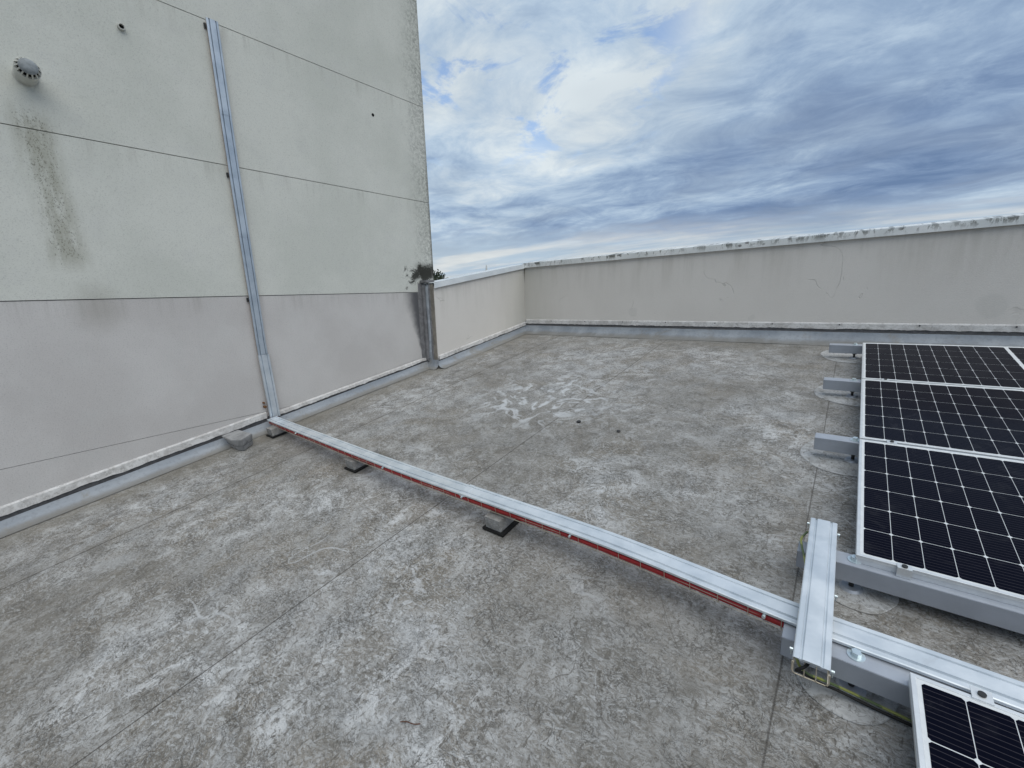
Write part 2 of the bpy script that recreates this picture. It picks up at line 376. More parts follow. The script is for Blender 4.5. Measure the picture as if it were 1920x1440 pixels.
    c = t.mix(t.m('MULTIPLY', mlb, .95), c, (.035, .035, .03))
    top = t.m('MULTIPLY', gauss_box(t, Z, 1.66, 1.82, .05), t.ss(t.m('ADD', Y, t.m('MULTIPLY', n, .18)), 3.72, 3.84))
    c = t.mix(t.m('MULTIPLY', top, .9), c, (.04, .04, .034))
    # dark water track beside the parapet end, narrowing downwards
    e = t.m('ADD', t.m('SUBTRACT', 3.71, Y), t.m('MULTIPLY', t.m('SUBTRACT', n, .5), .10))
    wd = t.ss(Z, .60, 1.46, .04, .27)
    tr = t.m('MULTIPLY', t.m('SUBTRACT', 1.0, t.ss(t.m('DIVIDE', e, wd), .25, 1.05)), t.ss(Z, .56, .66))
    tr = t.m('MULTIPLY', tr, t.m('SUBTRACT', 1.0, t.ss(Z, 1.465, 1.474)))
    c = t.mix(t.m('MULTIPLY', tr, .88), c, (.055, .058, .068))
    if low:
        # grime lying on the base, right of the tray
        zb = t.m('SUBTRACT', Z, t.m('ADD', A*WX+.115, t.m('MULTIPLY', Y, B)))
        bs = t.m('MULTIPLY', t.m('SUBTRACT', 1.0, t.ss(t.m('ADD', zb, t.m('MULTIPLY', n, .06)), .02, .10)), t.ss(Y, 1.8, 3.4))
        c = t.mix(t.m('MULTIPLY', bs, t.ss(nf, .35, .6, .25, .75)), c, (.15, .15, .15))
    setb(t, b, c, .9, 0, .2, t.bump(h, .0035, .6)); return mt
def mat_parapet():
    mt, t, b = material('parapet_render')
    p = wpos(t); X, Y, Z = t.sep(p)
    c, h = wall_nodes(t, True, p)
    c = t.mix(.55, c, (.78, .74, .68))
    hr = t.m('SUBTRACT', Z, t.m('ADD', t.m('MULTIPLY', X, A), t.m('MULTIPLY', Y, B)))     # height above the roof
    nv = t.noise(t.map(p, scale=(5, 5, .5)), 1.3, 5, .65)[0]
    st = t.m('MULTIPLY', t.ss(hr, .45, 1.04), t.ss(nv, .42, .66))
    c = t.mix(t.m('MULTIPLY', st, .30), c, (.40, .38, .33))
    # duller and greener towards the inner corner
    dc = t.vm('DISTANCE', t.comb(X, Y, 0.0), Vector((-4.36, 5.87, 0)))
    c = t.mix(t.m('MULTIPLY', t.m('SUBTRACT', 1.0, t.ss(t.m('ADD', dc, t.m('MULTIPLY', nv, .7)), .25, 1.35)), .36), c, (.38, .385, .33))
    ru = t.m('SUBTRACT', 1.0, t.ss(t.m('ADD', dc, t.m('MULTIPLY', nv, .02)), .010, .030))
    c = t.mix(t.m('MULTIPLY', t.m('MULTIPLY', ru, t.ss(hr, .78, 1.04)), .75), c, (.10, .075, .05))
    # a few patched or chipped spots
    for (cx, cz, r_) in ((-2.43, .32, .07), (.98, .36, .12), (-.93, .26, .04)):
        dd = t.vm('DISTANCE', t.comb(X, 0.0, hr), Vector((cx, 0, cz)))
        dd = t.m('ADD', dd, t.m('MULTIPLY', t.m('SUBTRACT', t.noise(p, 9, 4)[0], .5), .12))
        c = t.mix(t.m('MULTIPLY', t.m('SUBTRACT', 1.0, t.ss(dd, r_*.75, r_)), .16), c, (.42, .42, .39))
    ed = t.noise(p, 1.7, 3, .5, .8)[0]
    crk = t.m('MULTIPLY', t.m('SUBTRACT', 1.0, t.ss(t.m('ABSOLUTE', t.m('SUBTRACT', ed, .5)), .0012, .0045)), t.ss(t.noise(p, 1.3, 2)[0], .56, .62))
    c = t.mix(t.m('MULTIPLY', crk, .25), c, (.20, .19, .17))
    setb(t, b, c, .9, 0, .2, t.bump(t.m('SUBTRACT', h, t.m('MULTIPLY', crk, 2.0)), .0035, .6)); return mt
def mat_edge():
    mt, t, b = material('base_render_edge')
    p = wpos(t); n = t.noise(p, 9, 6, .7, .5)[0]; f = t.noise(p, 50, 4, .7)[0]
    c = t.mix(t.ss(n, .40, .6), (.50, .485, .47), (.66, .65, .635))
    c = t.mix(t.ss(f, .48, .32, 0, .5), c, (.28, .27, .25))
    c = t.mix(t.ss(t.noise(p, 4, 5, .7)[0], .58, .68, 0, .5), c, (.20, .19, .17))
    setb(t, b, c, .85, 0, .25, t.bump(t.m('ADD', n, f), .008, .6)); return mt
def mat_mastic(name, col, r_=.7, sc_=25):
    mt, t, b = material(name)
    p = wpos(t); n = t.noise(p, sc_, 5, .65, .5)[0]
    c = t.mix(t.ss(n, .35, .65), tuple(v*.78 for v in col), tuple(min(1, v*1.18) for v in col))
    setb(t, b, c, r_, 0, .35, t.bump(n, .006, .5)); return mt
def mat_coping(dirty):
    mt, t, b = material('coping_sheet_dirty' if dirty else 'coping_sheet')
    p = wpos(t); X, Y, Z = t.sep(p)
    n = t.noise(p, 3, 4, .6)[0]; nf = t.noise(p, 24, 6, .7, .4)[0]
    c = t.mix(t.ss(n, .35, .65), (.66, .70, .72), (.78, .81, .82)) if not dirty else t.mix(t.ss(n, .35, .65), (.68, .70, .69), (.80, .81, .80))
    c = t.mix(t.ss(nf, .54, .72, 0, .35), c, (.36, .39, .40))
    if dirty:
        hr = t.m('SUBTRACT', Z, t.m('ADD', t.m('MULTIPLY', X, A), t.m('MULTIPLY', Y, B)))
        sx = t.noise(t.comb(t.m('MULTIPLY', X, 6.0), 0.0, t.m('MULTIPLY', Z, 2.5)), 2.2, 5, .7, .4)[0]
        amt = t.ss(t.noise(t.comb(X, 0.0, 0.0), .9, 4, .6)[0], .35, .6, .35, 1)
        dr = t.m('MULTIPLY', t.m('MULTIPLY', t.ss(sx, .50, .58), amt), t.ss(hr, 1.06, 1.115, .15, 1))
        c = t.mix(t.m('MULTIPLY', dr, .92), c, (.09, .088, .07))
        v = t.vor(t.comb(t.m('MULTIPLY', X, .7), 0.0, Z), 11.0)
        sp = t.m('MULTIPLY', t.m('SUBTRACT', 1.0, t.ss(t.m('ADD', v, t.m('MULTIPLY', t.m('SUBTRACT', nf, .5), .2)), .12, .22)), t.ss(t.noise(t.comb(X, 0, 0), 2.6, 2)[0], .44, .54))
        c = t.mix(t.m('MULTIPLY', sp, .85), c, (.07, .06, .05))
    setb(t, b, c, .45, .1, .5, t.bump(n, .01, .3)); return mt
def mat_galv(name, c0=(.60, .65, .69), c1=(.74, .78, .81), rough=.42, metal=.55, mw=False):
    mt, t, b = material(name)
    p = opos(t); n = t.noise(p, 9, 3, .5)[0]; v = t.vor(p, 70); m_ = t.noise(p, 3, 4, .6)[0]
    c = t.mix(t.ss(n, .35, .65), c0, c1)
    c = t.mix(t.ss(v, .2, .6, .05, 0), c, (.9, .92, .94))
    sm = t.ss(t.noise(p, 7, 6, .7, 1.2)[0],   .62, .72, 0, .18)
    c = t.mix(sm, c, (.40, .41, .42))
    setb(t, b, c, t.ss(m_, .3, .7, rough-.06, rough+.12), metal, .5, t.bump(t.noise(p, 5, 3)[0], .004, .35)); return mt
def mat_plain(name, col, rough=.5, metal=0, spec=.5, var=.12, sc_=30, bump=.0):
    mt, t, b = material(name)
    p = opos(t); n = t.noise(p, sc_, 5, .6)[0]
    c = t.mix(t.ss(n, .3, .7), tuple(v*(1-var) for v in col), tuple(min(1, v*(1+var)) for v in col))
    setb(t, b, c, rough, metal, spec, t.bump(n, .003, bump) if bump else None); return mt
def mat_concrete():
    mt, t, b = material('block_concrete')
    p = opos(t); n = t.noise(p, 18, 6, .65)[0]; v = t.vor(p, 120)
    c = t.mix(t.ss(n, .35, .65), (.23, .225, .215), (.37, .365, .355))
    c = t.mix(t.ss(v, .10, .28, .5, 0), c, (.14, .135, .13))
    setb(t, b, c, .9, 0, .2, t.bump(t.m('ADD', n, v), .006, .7)); return mt
def mat_cell():
    mt, t, b = material('silicon_cell')
    p = opos(t); X, Y, Z = t.sep(p)
    f = t.m('ABSOLUTE', t.m('SUBTRACT', t.m('FRACT', t.m('ADD', t.m('DIVIDE', Y, .01675), .5)), .5))
    line = t.m('SUBTRACT', 1.0, t.ss(f, .022, .060))
    c = t.mix(t.m('MULTIPLY', line, .32), (.0035, .0042, .010), (.16, .145, .165))
    di = t.ss(t.noise(wpos(t), 9, 6, .65, .8)[0], .52, .75, 0, .028)
    c = t.mix(di, c, (.5, .5, .5))
    setb(t, b, c, .16, 0, .5); b.inputs['IOR'].default_value = 1.09; return mt
def mat_backsheet():
    return mat_plain('white_backsheet', (.66, .68, .69), .35, 0, .4, .05)
def mat_foliage():
    mt, t, b = material('dark_foliage')
    oi = t.new('ShaderNodeObjectInfo'); n = t.noise(wpos(t), 3, 4)[0]
    c = t.mix(t.ss(n, .35, .65), (.018, .030, .016), (.045, .062, .028))
    setb(t, b, c, .7, 0, .3); return mt

M_roof = mat_roof(); M_clean = mat_membrane_clean(); M_flash = mat_flashing()
M_low = mat_tall(True); M_up = mat_tall(False); M_par = mat_parapet(); M_edge = mat_edge()
M_dark = mat_mastic('dark_grey', (.085, .085, .09), .8); M_grey = mat_mastic('grey_mastic', (.17, .168, .172), .6, 14)
M_pale = mat_mastic('pale_membrane_strip', (.33, .355, .385), .5, 8); M_brown = mat_mastic('weathered_render_end', (.225, .205, .175), .85, 9)
M_cop = mat_coping(False); M_copd = mat_coping(True)
M_galv = mat_galv('galvanised_cover'); M_galvw = mat_galv('galvanised_wall_cover', (.42, .48, .54), (.52, .58, .64), .38, .6)
M_galvl = mat_galv('galvanised_lower_cover', (.60, .66, .72), (.72, .77, .82), .34, .6)
M_wire = mat_plain('zinc_wire', (.62, .55, .44), .35, .7); M_red = mat_plain('red_cable_sheath', (.36, .013, .013), .42, 0, .5, .15)
M_beam = mat_plain('grey_coated_beam', (.40, .43, .48), .45, .3, .5, .06, 12); M_alu = mat_plain('anodised_frame', (.72, .74, .75), .35, .45, .5, .05)
M_bolt = mat_plain('zinc_bolt', (.66, .74, .76), .3, .7); M_darkbolt = mat_plain('dark_steel', (.05, .05, .05), .45, .6)
M_rub = mat_plain('black_rubber', (.010, .010, .010), .55, 0, .35); M_conc = mat_concrete(); M_cell = mat_cell(); M_back = mat_backsheet()
M_hole = mat_plain('dark_opening', (.012, .012, .012), .9, 0, .1)

# ------------------------------------------------------------------ far setting
GZ = -11.0
mt, t, b = material('ground_far'); n = t.noise(wpos(t), .02, 6, .6)[0]
setb(t, b, t.mix(t.ss(n, .4, .6), (.07, .085, .05), (.13, .125, .10)), .9); M_ground = mt
bm = bmesh.new(); NG = 48
vsg = [[bm.verts.new((-4000+8000*i/NG, -4000+8000*j/NG, GZ)) for j in range(NG+1)] for i in range(NG+1)]
for i in range(NG):
    for j in range(NG): bm.faces.new((vsg[i][j], vsg[i+1][j], vsg[i+1][j+1], vsg[i][j+1]))
tag(finish(bm, 'ground', M_ground), kind='structure')

# lower building under the roof
low_b = empty('lower_building', None, 'pale rendered building block carrying the grey flat roof', 'building')
bm = bmesh.new()
def sk(x, y, h): return Vector((x, y, RZ(x, y)+h))
vsb = []
for x_ in (-9.0, 9.0):
    for y_ in (-5.0, 5.5):
        vsb.append((x_, y_))
c8 = [bm.verts.new((x_, y_, GZ-.2)) for x_, y_ in vsb]+[bm.verts.new((x_, y_, RZ(x_, y_)-.16)) for x_, y_ in vsb]
for q_ in ((0, 1, 3, 2), (4, 6, 7, 5), (0, 4, 5, 1), (2, 3, 7, 6), (0, 2, 6, 4), (1, 5, 7, 3)): bm.faces.new([c8[i] for i in q_])
recalc(bm); finish(bm, 'wall', M_par, low_b)

# ------------------------------------------------------------------ roof deck and its lapped sheets
deck = empty('roof', MR, None, None, None, 'structure')
bm = bmesh.new(); box(bm, -4.47, 8.9, -4.9, 6.05, -.15, -.0065); finish(bm, 'roof_slab', M_clean, deck)
edges = [-4.46]+[s for s in SEAMS]+[3.55, 5.35, 7.2, 8.9]
for i in range(len(edges)-1):
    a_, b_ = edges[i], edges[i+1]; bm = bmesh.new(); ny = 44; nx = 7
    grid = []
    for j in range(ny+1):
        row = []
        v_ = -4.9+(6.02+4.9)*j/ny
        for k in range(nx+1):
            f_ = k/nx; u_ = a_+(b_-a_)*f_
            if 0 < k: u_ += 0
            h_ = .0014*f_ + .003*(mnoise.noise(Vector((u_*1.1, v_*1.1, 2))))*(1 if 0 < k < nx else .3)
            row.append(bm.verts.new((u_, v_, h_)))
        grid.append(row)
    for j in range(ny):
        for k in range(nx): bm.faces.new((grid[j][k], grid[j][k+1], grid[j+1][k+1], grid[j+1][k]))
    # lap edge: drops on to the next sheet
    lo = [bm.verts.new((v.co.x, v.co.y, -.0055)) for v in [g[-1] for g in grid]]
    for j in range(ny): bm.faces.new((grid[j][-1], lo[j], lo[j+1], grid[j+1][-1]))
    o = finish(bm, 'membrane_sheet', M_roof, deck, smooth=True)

# welded circular patches round the rail feet
for (u_, v_, r_, rx) in ((.13, 1.99, .135, 1.0), (.10, 3.10, .245, 1.0), (.09, 4.19, .25, 1.0), (.075, 5.30, .26, 1.0), (.115, 1.52, .125, 1.0)):
    bm = bmesh.new(); n_ = 56
    top = []; bot = []
    for i in range(n_):
        an = 2*math.pi*i/n_; rr = r_*(1+.10*mnoise.noise(Vector((math.cos(an)*1.1, math.sin(an)*1.4, u_*9+v_))))
        top.append(bm.verts.new((u_+rx*rr*math.cos(an)*.99, v_+rr*math.sin(an)*.99, .0052)))
        bot.append(bm.verts.new((u_+rx*rr*math.cos(an)*1.01, v_+rr*math.sin(an)*1.01, .003)))
    cen = bm.verts.new((u_, v_, .0056))
    for i in range(n_):
        bm.faces.new((top[i], top[(i+1) % n_], cen)); bm.faces.new((bot[i], bot[(i+1) % n_], top[(i+1) % n_], top[i]))
    finish(bm, 'welded_patch', M_clean, deck)

# wall-base flashings (coved membrane), dark gap above them
def strip(name, mat, pa, pb, rows, parent, nseg=80, jag=None, solid=0):
    """surface between profiles: rows = list of (offset from wall, height above roof); pa,pb plan points, normal to the right"""
    d_ = (Vector(pb)-Vector(pa)); L_ = d_.length; d_.normalize(); nn = Vector((d_.y, -d_.x))
    bm = bmesh.new(); rings = []
    for j in range(nseg+1):
        s_ = L_*j/nseg; ring = []
        for ri, (o_, h_) in enumerate(rows):
            dh = jag(s_, ri) if jag else 0
            p_ = Vector(pa)+d_*s_+nn*o_
            ring.append(bm.verts.new((p_.x, p_.y, RZ(p_.x, p_.y)+h_+dh)))
        rings.append(ring)
    for a, b_ in zip(rings, rings[1:]):
        for k in range(len(rows)-1): bm.faces.new((a[k], a[k+1], b_[k+1], b_[k]))
    if solid:
        bm.faces.new(rings[0]); bm.faces.new(rings[-1][::-1])
        for a, b_ in zip(rings, rings[1:]): bm.faces.new((a[-1], a[0], b_[0], b_[-1]))
    recalc(bm)
    return finish(bm, name, mat, parent, smooth=not solid)
PC = (-4.36, 5.872); PE = (-4.27, 3.785); PR_ = (8.9, 5.872-.03*(8.9+4.36))
def wav(a, f, sd): return lambda s_, ri: a*mnoise.noise(Vector((s_*f, ri*.3, sd)))
def jagf(a, f, sd, which):
    def g(s_, ri):
        if ri not in which: return 0
        return a*(mnoise.noise(Vector((s_*f, 0, sd)))+.6*mnoise.noise(Vector((s_*f*3.1, 4, sd)))+.35*mnoise.noise(Vector((s_*f*9, 4, sd))))
    return g
cove = [(.012, .098), (.020, .068), (.035, .042), (.062, .018), (.105, .008), (.13, .0055)]
flash = empty('base_flashing', None, 'grey blue membrane flashing coved along the foot of the walls', 'flashing')
cl = [(.016, .088), (.026, .060), (.040, .040), (.062, .018), (.095, .009), (.12, .0055)]
strip('flashing_strip', M_flash, (WX, -4.8), (WX, 3.80), cl, flash, 120, wav(.006, 1.5, 1))
strip('flashing_strip', M_flash, (PE[0]+.012, PE[1]-.03), (PC[0], PC[1]-.0), cove, flash, 40, wav(.006, 1.5, 2))
strip('flashing_strip', M_flash, PC, PR_, [(.015, .108), (.022, .078), (.040, .050), (.075, .022), (.15, .009), (.19, .0055)], flash, 120, wav(.006, 1.5, 3))
bm = bmesh.new()
for a, b_ in (((-4.46, 3.765), (-4.255, 3.765)),):
    pass
strip('flashing_strip', M_flash, (-4.47, 3.775), (-4.235, 3.775), [(.010, .115), (.016, .07), (.03, .04), (.05, .018), (.085, .0058)], flash, 8)

# ------------------------------------------------------------------ tall rendered building on the left
tall = empty('tall_building', None, 'tall pale rendered wall with thin horizontal joints left of the roof', 'building')
bm = bmesh.new(); box(bm, -10.0, WX-.045, -6.0, 3.965, GZ-.3, 7.4); finish(bm, 'wall_core', M_low, tall)
lev = [-1.6, .345, 1.474, 2.601, 3.711, 4.83, 5.95, 7.4]
for i in range(len(lev)-1):
    bm = bmesh.new(); g = .003 if i else .0018
    zlo = lev[i]+(g if i > 1 else (.0018 if i == 1 else 0)); zhi = lev[i+1]-(.0018 if i == 0 else .003)
    off = .0 if i < 2 else .004
    box(bm, WX-.044, WX+off, -6.0, 3.972, zlo, zhi)
    finish(bm, 'wall_panel', M_low if i < 2 else M_up, tall, bevel=.0035)
bm = bmesh.new(); box(bm, WX-.045, WX-.012, -5.99, 3.96, lev[0], 7.39); finish(bm, 'joint_backing', M_dark, tall)
# render edge at the foot of the wall, broken bottom
def edge_strip(pa, pb, hb, ht, th, parent, sd, amp, nseg=260):
    return strip('render_edge', M_edge, pa, pb, [(.001, hb), (th, hb), (th*.8, ht-.012), (.001, ht)], parent, nseg,
                 jagf(amp, 4.0, sd, (0, 1)), 1)
edge_strip((WX, -4.8), (WX, 1.66), .120, .185, .020, tall, 5, .012)
edge_strip((WX, 1.76), (WX, 3.79), .108, .150, .022, tall, 8, .013, 200)
strip('base_gap', M_dark, (WX, -4.8), (WX, 3.79), [(.001, .130), (.008, .128), (.012, .085), (.006, .06)], tall, 60)  # dark grey strip behind the broken lower edge of the render

# small pipe stub, holes
stub = empty('pipe_stub', None, 'short white pipe stub poking from the wall near its top', 'pipe')
bm = bmesh.new(); y_, z_ = 1.085, 3.425
for i in range(16):
    a0, a1 = 2*math.pi*i/16, 2*math.pi*(i+1)/16
    for (ra, xa, rb, xb) in ((.023, WX, .022, WX+.03), (.022, WX+.03, .016, WX+.031), (.016, WX+.031, .015, WX+.003)):
        bm.faces.new([bm.verts.new((xx, y_+rr*math.cos(aa), z_+rr*math.sin(aa))) for (rr, xx, aa) in ((ra, xa, a0), (ra, xa, a1), (rb, xb, a1), (rb, xb, a0))])
bmesh.ops.remove_doubles(bm, verts=bm.verts, dist=1e-4); recalc(bm)
M_wpl = mat_plain('aged_white_plastic', (.50, .50, .46), .45, 0, .4, .10, 9)
finish(bm, 'pipe', M_wpl, stub, smooth=True)
bm = bmesh.new(); cyl(bm, (WX+.001, y_, z_), (WX+.012, y_, z_), .0148, 16); finish(bm, 'opening', M_hole, stub)
bm = bmesh.new(); cyl(bm, (WX-.02, 3.222, 3.425), (WX+.006, 3.222, 3.425), .017, 12)
tag(finish(bm, 'wall_hole', M_hole), 'small dark drilled hole in the upper wall right of the metal trunking', 'hole')

# round vent with a slotted cap
vent = empty('wall_vent', Matrix.Translation((WX, .525, 2.925)) @ Matrix.Diagonal((1.02, .77, .77, 1)), 'round off white vent pipe with slotted cap on the tall wall', 'vent')
def ring_mesh(prof, n=40):
    bm = bmesh.new(); rings = [[bm.verts.new((x_, r_*math.cos(2*math.pi*i/n), r_*math.sin(2*math.pi*i/n))) for i in range(n)] for x_, r_ in prof]
    for a, b_ in zip(rings, rings[1:]):
        for i in range(n): bm.faces.new((a[i], a[(i+1) % n], b_[(i+1) % n], b_[i]))
    bm.faces.new(rings[0]); bm.faces.new(rings[-1]); recalc(bm); return bm
finish(ring_mesh([(.0, .079), (.012, .079), (.012, .0745), (.105, .0745), (.108, .078), (.150, .078)]), 'pipe', M_wpl, vent, smooth=True)
finish(ring_mesh([(.150, .062), (.180, .045)]), 'opening', M_hole, vent, smooth=True)
bm = bmesh.new()
for k in range(14):                                # bars between the slots
    an = 2*math.pi*k/14
    vs4 = []
    for (x_, r_) in ((.1495, .0785), (.1495, .069), (.186, .046), (.189, .056)):
        for s_ in (-1, 1):
            a2 = an+s_*.075; vs4.append(bm.verts.new((x_, r_*math.cos(a2), r_*math.sin(a2))))
    for q_ in ((0, 1, 3, 2), (2, 3, 5, 4), (4, 5, 7, 6), (6, 7, 1, 0), (0, 2, 4, 6), (1, 7, 5, 3)): bm.faces.new([vs4[i] for i in q_])
recalc(bm); finish(bm, 'cap_bars', M_wpl, vent)
finish(ring_mesh([(.178, .040), (.181, .057), (.187, .0585), (.194, .050), (.198, .034), (.200, .010)]), 'cap', mat_plain('dusty_cap', (.24, .26, .27), .6, 0, .4, .3, 18), vent, smooth=True)

# ------------------------------------------------------------------ parapets
def wallbox(name, mat, pa, pb, th, h0, h1, parent, n=24, bevel=0, off=0, vertical_top=None):
    """wall body from its roof-side face pa->pb (right side faces the roof), thickness th outwards"""
    d_ = (Vector(pb)-Vector(pa)); L_ = d_.length; d_.normalize(); nn = Vector((d_.y, -d_.x)); bm = bmesh.new(); rings = []
    for j in range(n+1):
        s_ = L_*j/n; ring = []
        for (o_, h_) in ((off, h0), (off, h1), (off-th, h1), (off-th, h0)):
            p_ = Vector(pa)+d_*s_+nn*o_; ring.append(bm.verts.new((p_.x, p_.y, RZ(p_.x, p_.y)+h_)))
        rings.append(ring)
    for a, b_ in zip(rings, rings[1:]):
        for k in range(4): bm.faces.new((a[k], a[(k+1) % 4], b_[(k+1) % 4], b_[k]))
    bm.faces.new(rings[0][::-1]); bm.faces.new(rings[-1]); recalc(bm)
    return finish(bm, name, mat, parent, bevel=bevel)
pl = empty('parapet_wall', None, 'short pale parapet wall running from the tall wall to the corner', 'wall')
wallbox('wall', M_par, PE, (PC[0], PC[1]), .195, -.5, 1.075, pl)
edge_strip((PE[0]-.002, PE[1]+.01), PC, .112, .168, .022, pl, 11, .009, 160)
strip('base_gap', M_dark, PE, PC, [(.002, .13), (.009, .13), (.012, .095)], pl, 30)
prr = empty('parapet_wall', None, 'long pale parapet wall behind the solar panels with dirty coping', 'wall')
wallbox('wall', M_par, (PC[0]-.18, PC[1]+.0054), PR_, .20, -.5, 1.075, prr, 60)
def jag2(s_, ri):
    if ri not in (0, 1): return 0
    return .010*mnoise.noise(Vector((s_*4, 0, 21)))+.007*mnoise.noise(Vector((s_*17, 4, 21)))+.004*mnoise.noise(Vector((s_*50, 4, 21)))
strip('render_edge', M_edge, (PC[0]+.02, PC[1]-.0006), PR_, [(.001, .142), (.016, .142), (.014, .196), (.001, .208)], prr, 700, jag2, 1)
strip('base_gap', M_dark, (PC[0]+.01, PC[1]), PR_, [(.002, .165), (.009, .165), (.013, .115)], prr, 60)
# fixing screws in the render edge
for k in range(9):
    s_ = .55+k*.62
    X_ = PC[0]+s_; Y_ = PC[1]-.03*s_
    bm = bmesh.new(); cyl(bm, (X_, Y_-.010, RZ(X_, Y_)+.185), (X_, Y_-.0185, RZ(X_, Y_)+.185), .007, 8); finish(bm, 'screw', M_darkbolt, prr)
# copings (folded sheet): body top, drip skirt
def coping(mat, pa, pb, parent, h0, h1, name='coping', n=24):
    wallbox(name, mat, pa, pb, .27, h1-.006, h1, parent, n, 0, .034)
    d_ = (Vector(pb)-Vector(pa)).normalized(); nn = Vector((d_.y, -d_.x))
    return wallbox(name+'_skirt', mat, pa, pb, .0025, h0, h1-.007, parent, n, 0, .034)
def lerp2(a, b_, f): return (a[0]+(b_[0]-a[0])*f, a[1]+(b_[1]-a[1])*f)
coping(M_cop, (PE[0], PE[1]-.02), (PC[0]-.002, PC[1]-.04), pl, 1.046, 1.118)
LR = (Vector(PR_)-Vector(PC)).length; f0 = 0
for k in range(7):
    f1 = min(1, (k+1)*2.0/LR+.0)
    coping(M_copd, lerp2(PC, PR_, f0+(.00012 if k else -.0008)), lerp2(PC, PR_, f1), prr, 1.056, 1.128, n=12); f0 = f1
# the head of the short parapet: grey mastic, pale strip, weathered arris
head = empty('parapet_end', None, 'stained end of the short parapet sealed with grey mastic against the tall wall', 'sealant')
def vstrip(name, mat, cx, w0, y_, dy, h0, h1, sd, n=26, amp=.006):
    bm = bmesh.new(); rings = []
    for j in range(n+1):
        hh = h0+(h1-h0)*j/n; c_ = cx+amp*mnoise.noise(Vector((hh*3, 0, sd))); w_ = w0*(1+.28*mnoise.noise(Vector((hh*5, 3, sd))))
        ring = [bm.verts.new((c_+w_*math.cos(a_)*.5, y_-dy*(.35+.65*max(0, math.sin(a_)))*(1 if 0 < j < n else .4), RZ(cx, y_)+hh)) for a_ in [math.pi*i/6 for i in range(7)]]
        ring += [bm.verts.new((c_-w_*.5, y_+.012, RZ(cx, y_)+hh)), bm.verts.new((c_+w_*.5, y_+.012, RZ(cx, y_)+hh))]
        rings.append(ring)
    m_ = len(rings[0])
    for a, b_ in zip(rings, rings[1:]):
        for k in range(m_): bm.faces.new((a[k], a[(k+1) % m_], b_[(k+1) % m_], b_[k]))
    bm.faces.new(rings[0]); bm.faces.new(rings[-1]); recalc(bm)
    return finish(bm, name, mat, head, smooth=True)
vstrip('mastic', M_grey, -4.445, .075, 3.782, .050, .07, 1.118, 3)
vstrip('membrane_strip', M_pale, -4.385, .060, 3.782, .030, .10, 1.10, 9, amp=.010)
vstrip('mastic', M_grey, -4.345, .028, 3.782, .022, .09, 1.112, 14)
bm = bmesh.new(); box(bm, -4.335, -4.272, 3.772, 3.784, RZ(-4.3, 3.78)+.11, RZ(-4.3, 3.78)+1.10); finish(bm, 'weathered_arris', M_brown, head, bevel=.003)
bm = bmesh.new(); box(bm, WX+.002, -4.335, 3.725, 3.86, RZ(-4.4, 3.8)+1.118, RZ(-4.4, 3.8)+1.150, None); finish(bm, 'mastic_cap', M_grey, head, bevel=.012, seg=2)
bm = bmesh.new()
for i in range(30):
    pass
bm.free()
bm = bmesh.new(); rings = []
for j in range(25):
    hh = .12+(1.12-.12)*j/24; e_ = .035*(1+.5*mnoise.noise(Vector((hh*4, 1, 5))))
    z0 = RZ(-4.46, 3.76)+hh
    rings.append([bm.verts.new(v) for v in ((WX+.001, 3.70-e_*.6, z0), (WX+.010, 3.715-e_*.3, z0), (WX+.016, 3.745, z0), (WX+.02, 3.775, z0), (WX+.001, 3.775, z0))])
for a, b_ in zip(rings, rings[1:]):
    for k in range(5): bm.faces.new((a[k], a[(k+1) % 5], b_[(k+1) % 5], b_[k]))
bm.faces.new(rings[0]); bm.faces.new(rings[-1]); recalc(bm); finish(bm, 'mastic', M_grey, head, smooth=True)

# ------------------------------------------------------------------ cable trunking
def cover_prof(w_, lip=.011, th=.0012, gd=.0055):
    hw = w_/2; g = hw*.56
    o_ = [(-hw, -lip), (-hw, -.002), (-hw+.003, .0), (-g-.0045, .0), (-g-.0025, -gd), (-g+.0015, -gd), (-g+.0045, .0018),
          (g-.0045, .0018), (g-.0015, -gd), (g+.0025, -gd), (g+.0045, .0), (hw-.003, .0), (hw, -.002), (hw, -lip)]
    i_ = [(a*(1-th/hw*1.0), b_-th if b_ > -lip else b_) for a, b_ in o_][::-1]
    return o_+i_
def catmull(pts, n=8):
    P_ = [Vector(p) for p in pts]; P_ = [P_[0]*2-P_[1]]+P_+[P_[-1]*2-P_[-2]]; out_ = []
    for i in range(1, len(P_)-2):
        for k in range(n):
            t_ = k/n; a, b_, c_, d_ = P_[i-1], P_[i], P_[i+1], P_[i+2]
            out_.append(.5*((2*b_)+(-a+c_)*t_+(2*a-5*b_+4*c_-d_)*t_*t_+(-a+3*b_-3*c_+d_)*t_**3))
    out_.append(P_[-2]); return out_
# path of the long tray in roof coordinates (u, v centre, h of the cover top)
path = catmull([(-4.392, 1.715, .122), (-3.6, 1.672, .138), (-2.6, 1.632, .150), (-1.95, 1.622, .150), (-1.3, 1.622, .151), (-.7, 1.618, .150), (-.03, 1.575, .150), (.3, 1.572, .1495), (.9, 1.567, .1495), (2.4, 1.560, .1495)], 10)
def sample(path, s0, s1, step=.08):
    """points of the path between u=s0 and u=s1"""
    us = [s0+(s1-s0)*i/max(1, int(round((s1-s0)/step))) for i in range(max(1, int(round((s1-s0)/step)))+1)]
    res = []
    for uu in us:
        for a, b_ in zip(path, path[1:]):
            if a.x <= uu <= b_.x or b_ is path[-1]:
                f_ = (uu-a.x)/(b_.x-a.x); res.append(a.lerp(b_, f_)); break
    return res
def frames_of(pts):
    fr = []
    for i, p_ in enumerate(pts):
        tn = (pts[min(i+1, len(pts)-1)]-pts[max(i-1, 0)]).normalized()
        side = tn.cross(Vector((0, 0, 1))).normalized(); fr.append((p_, side, side.cross(tn)))
    return fr
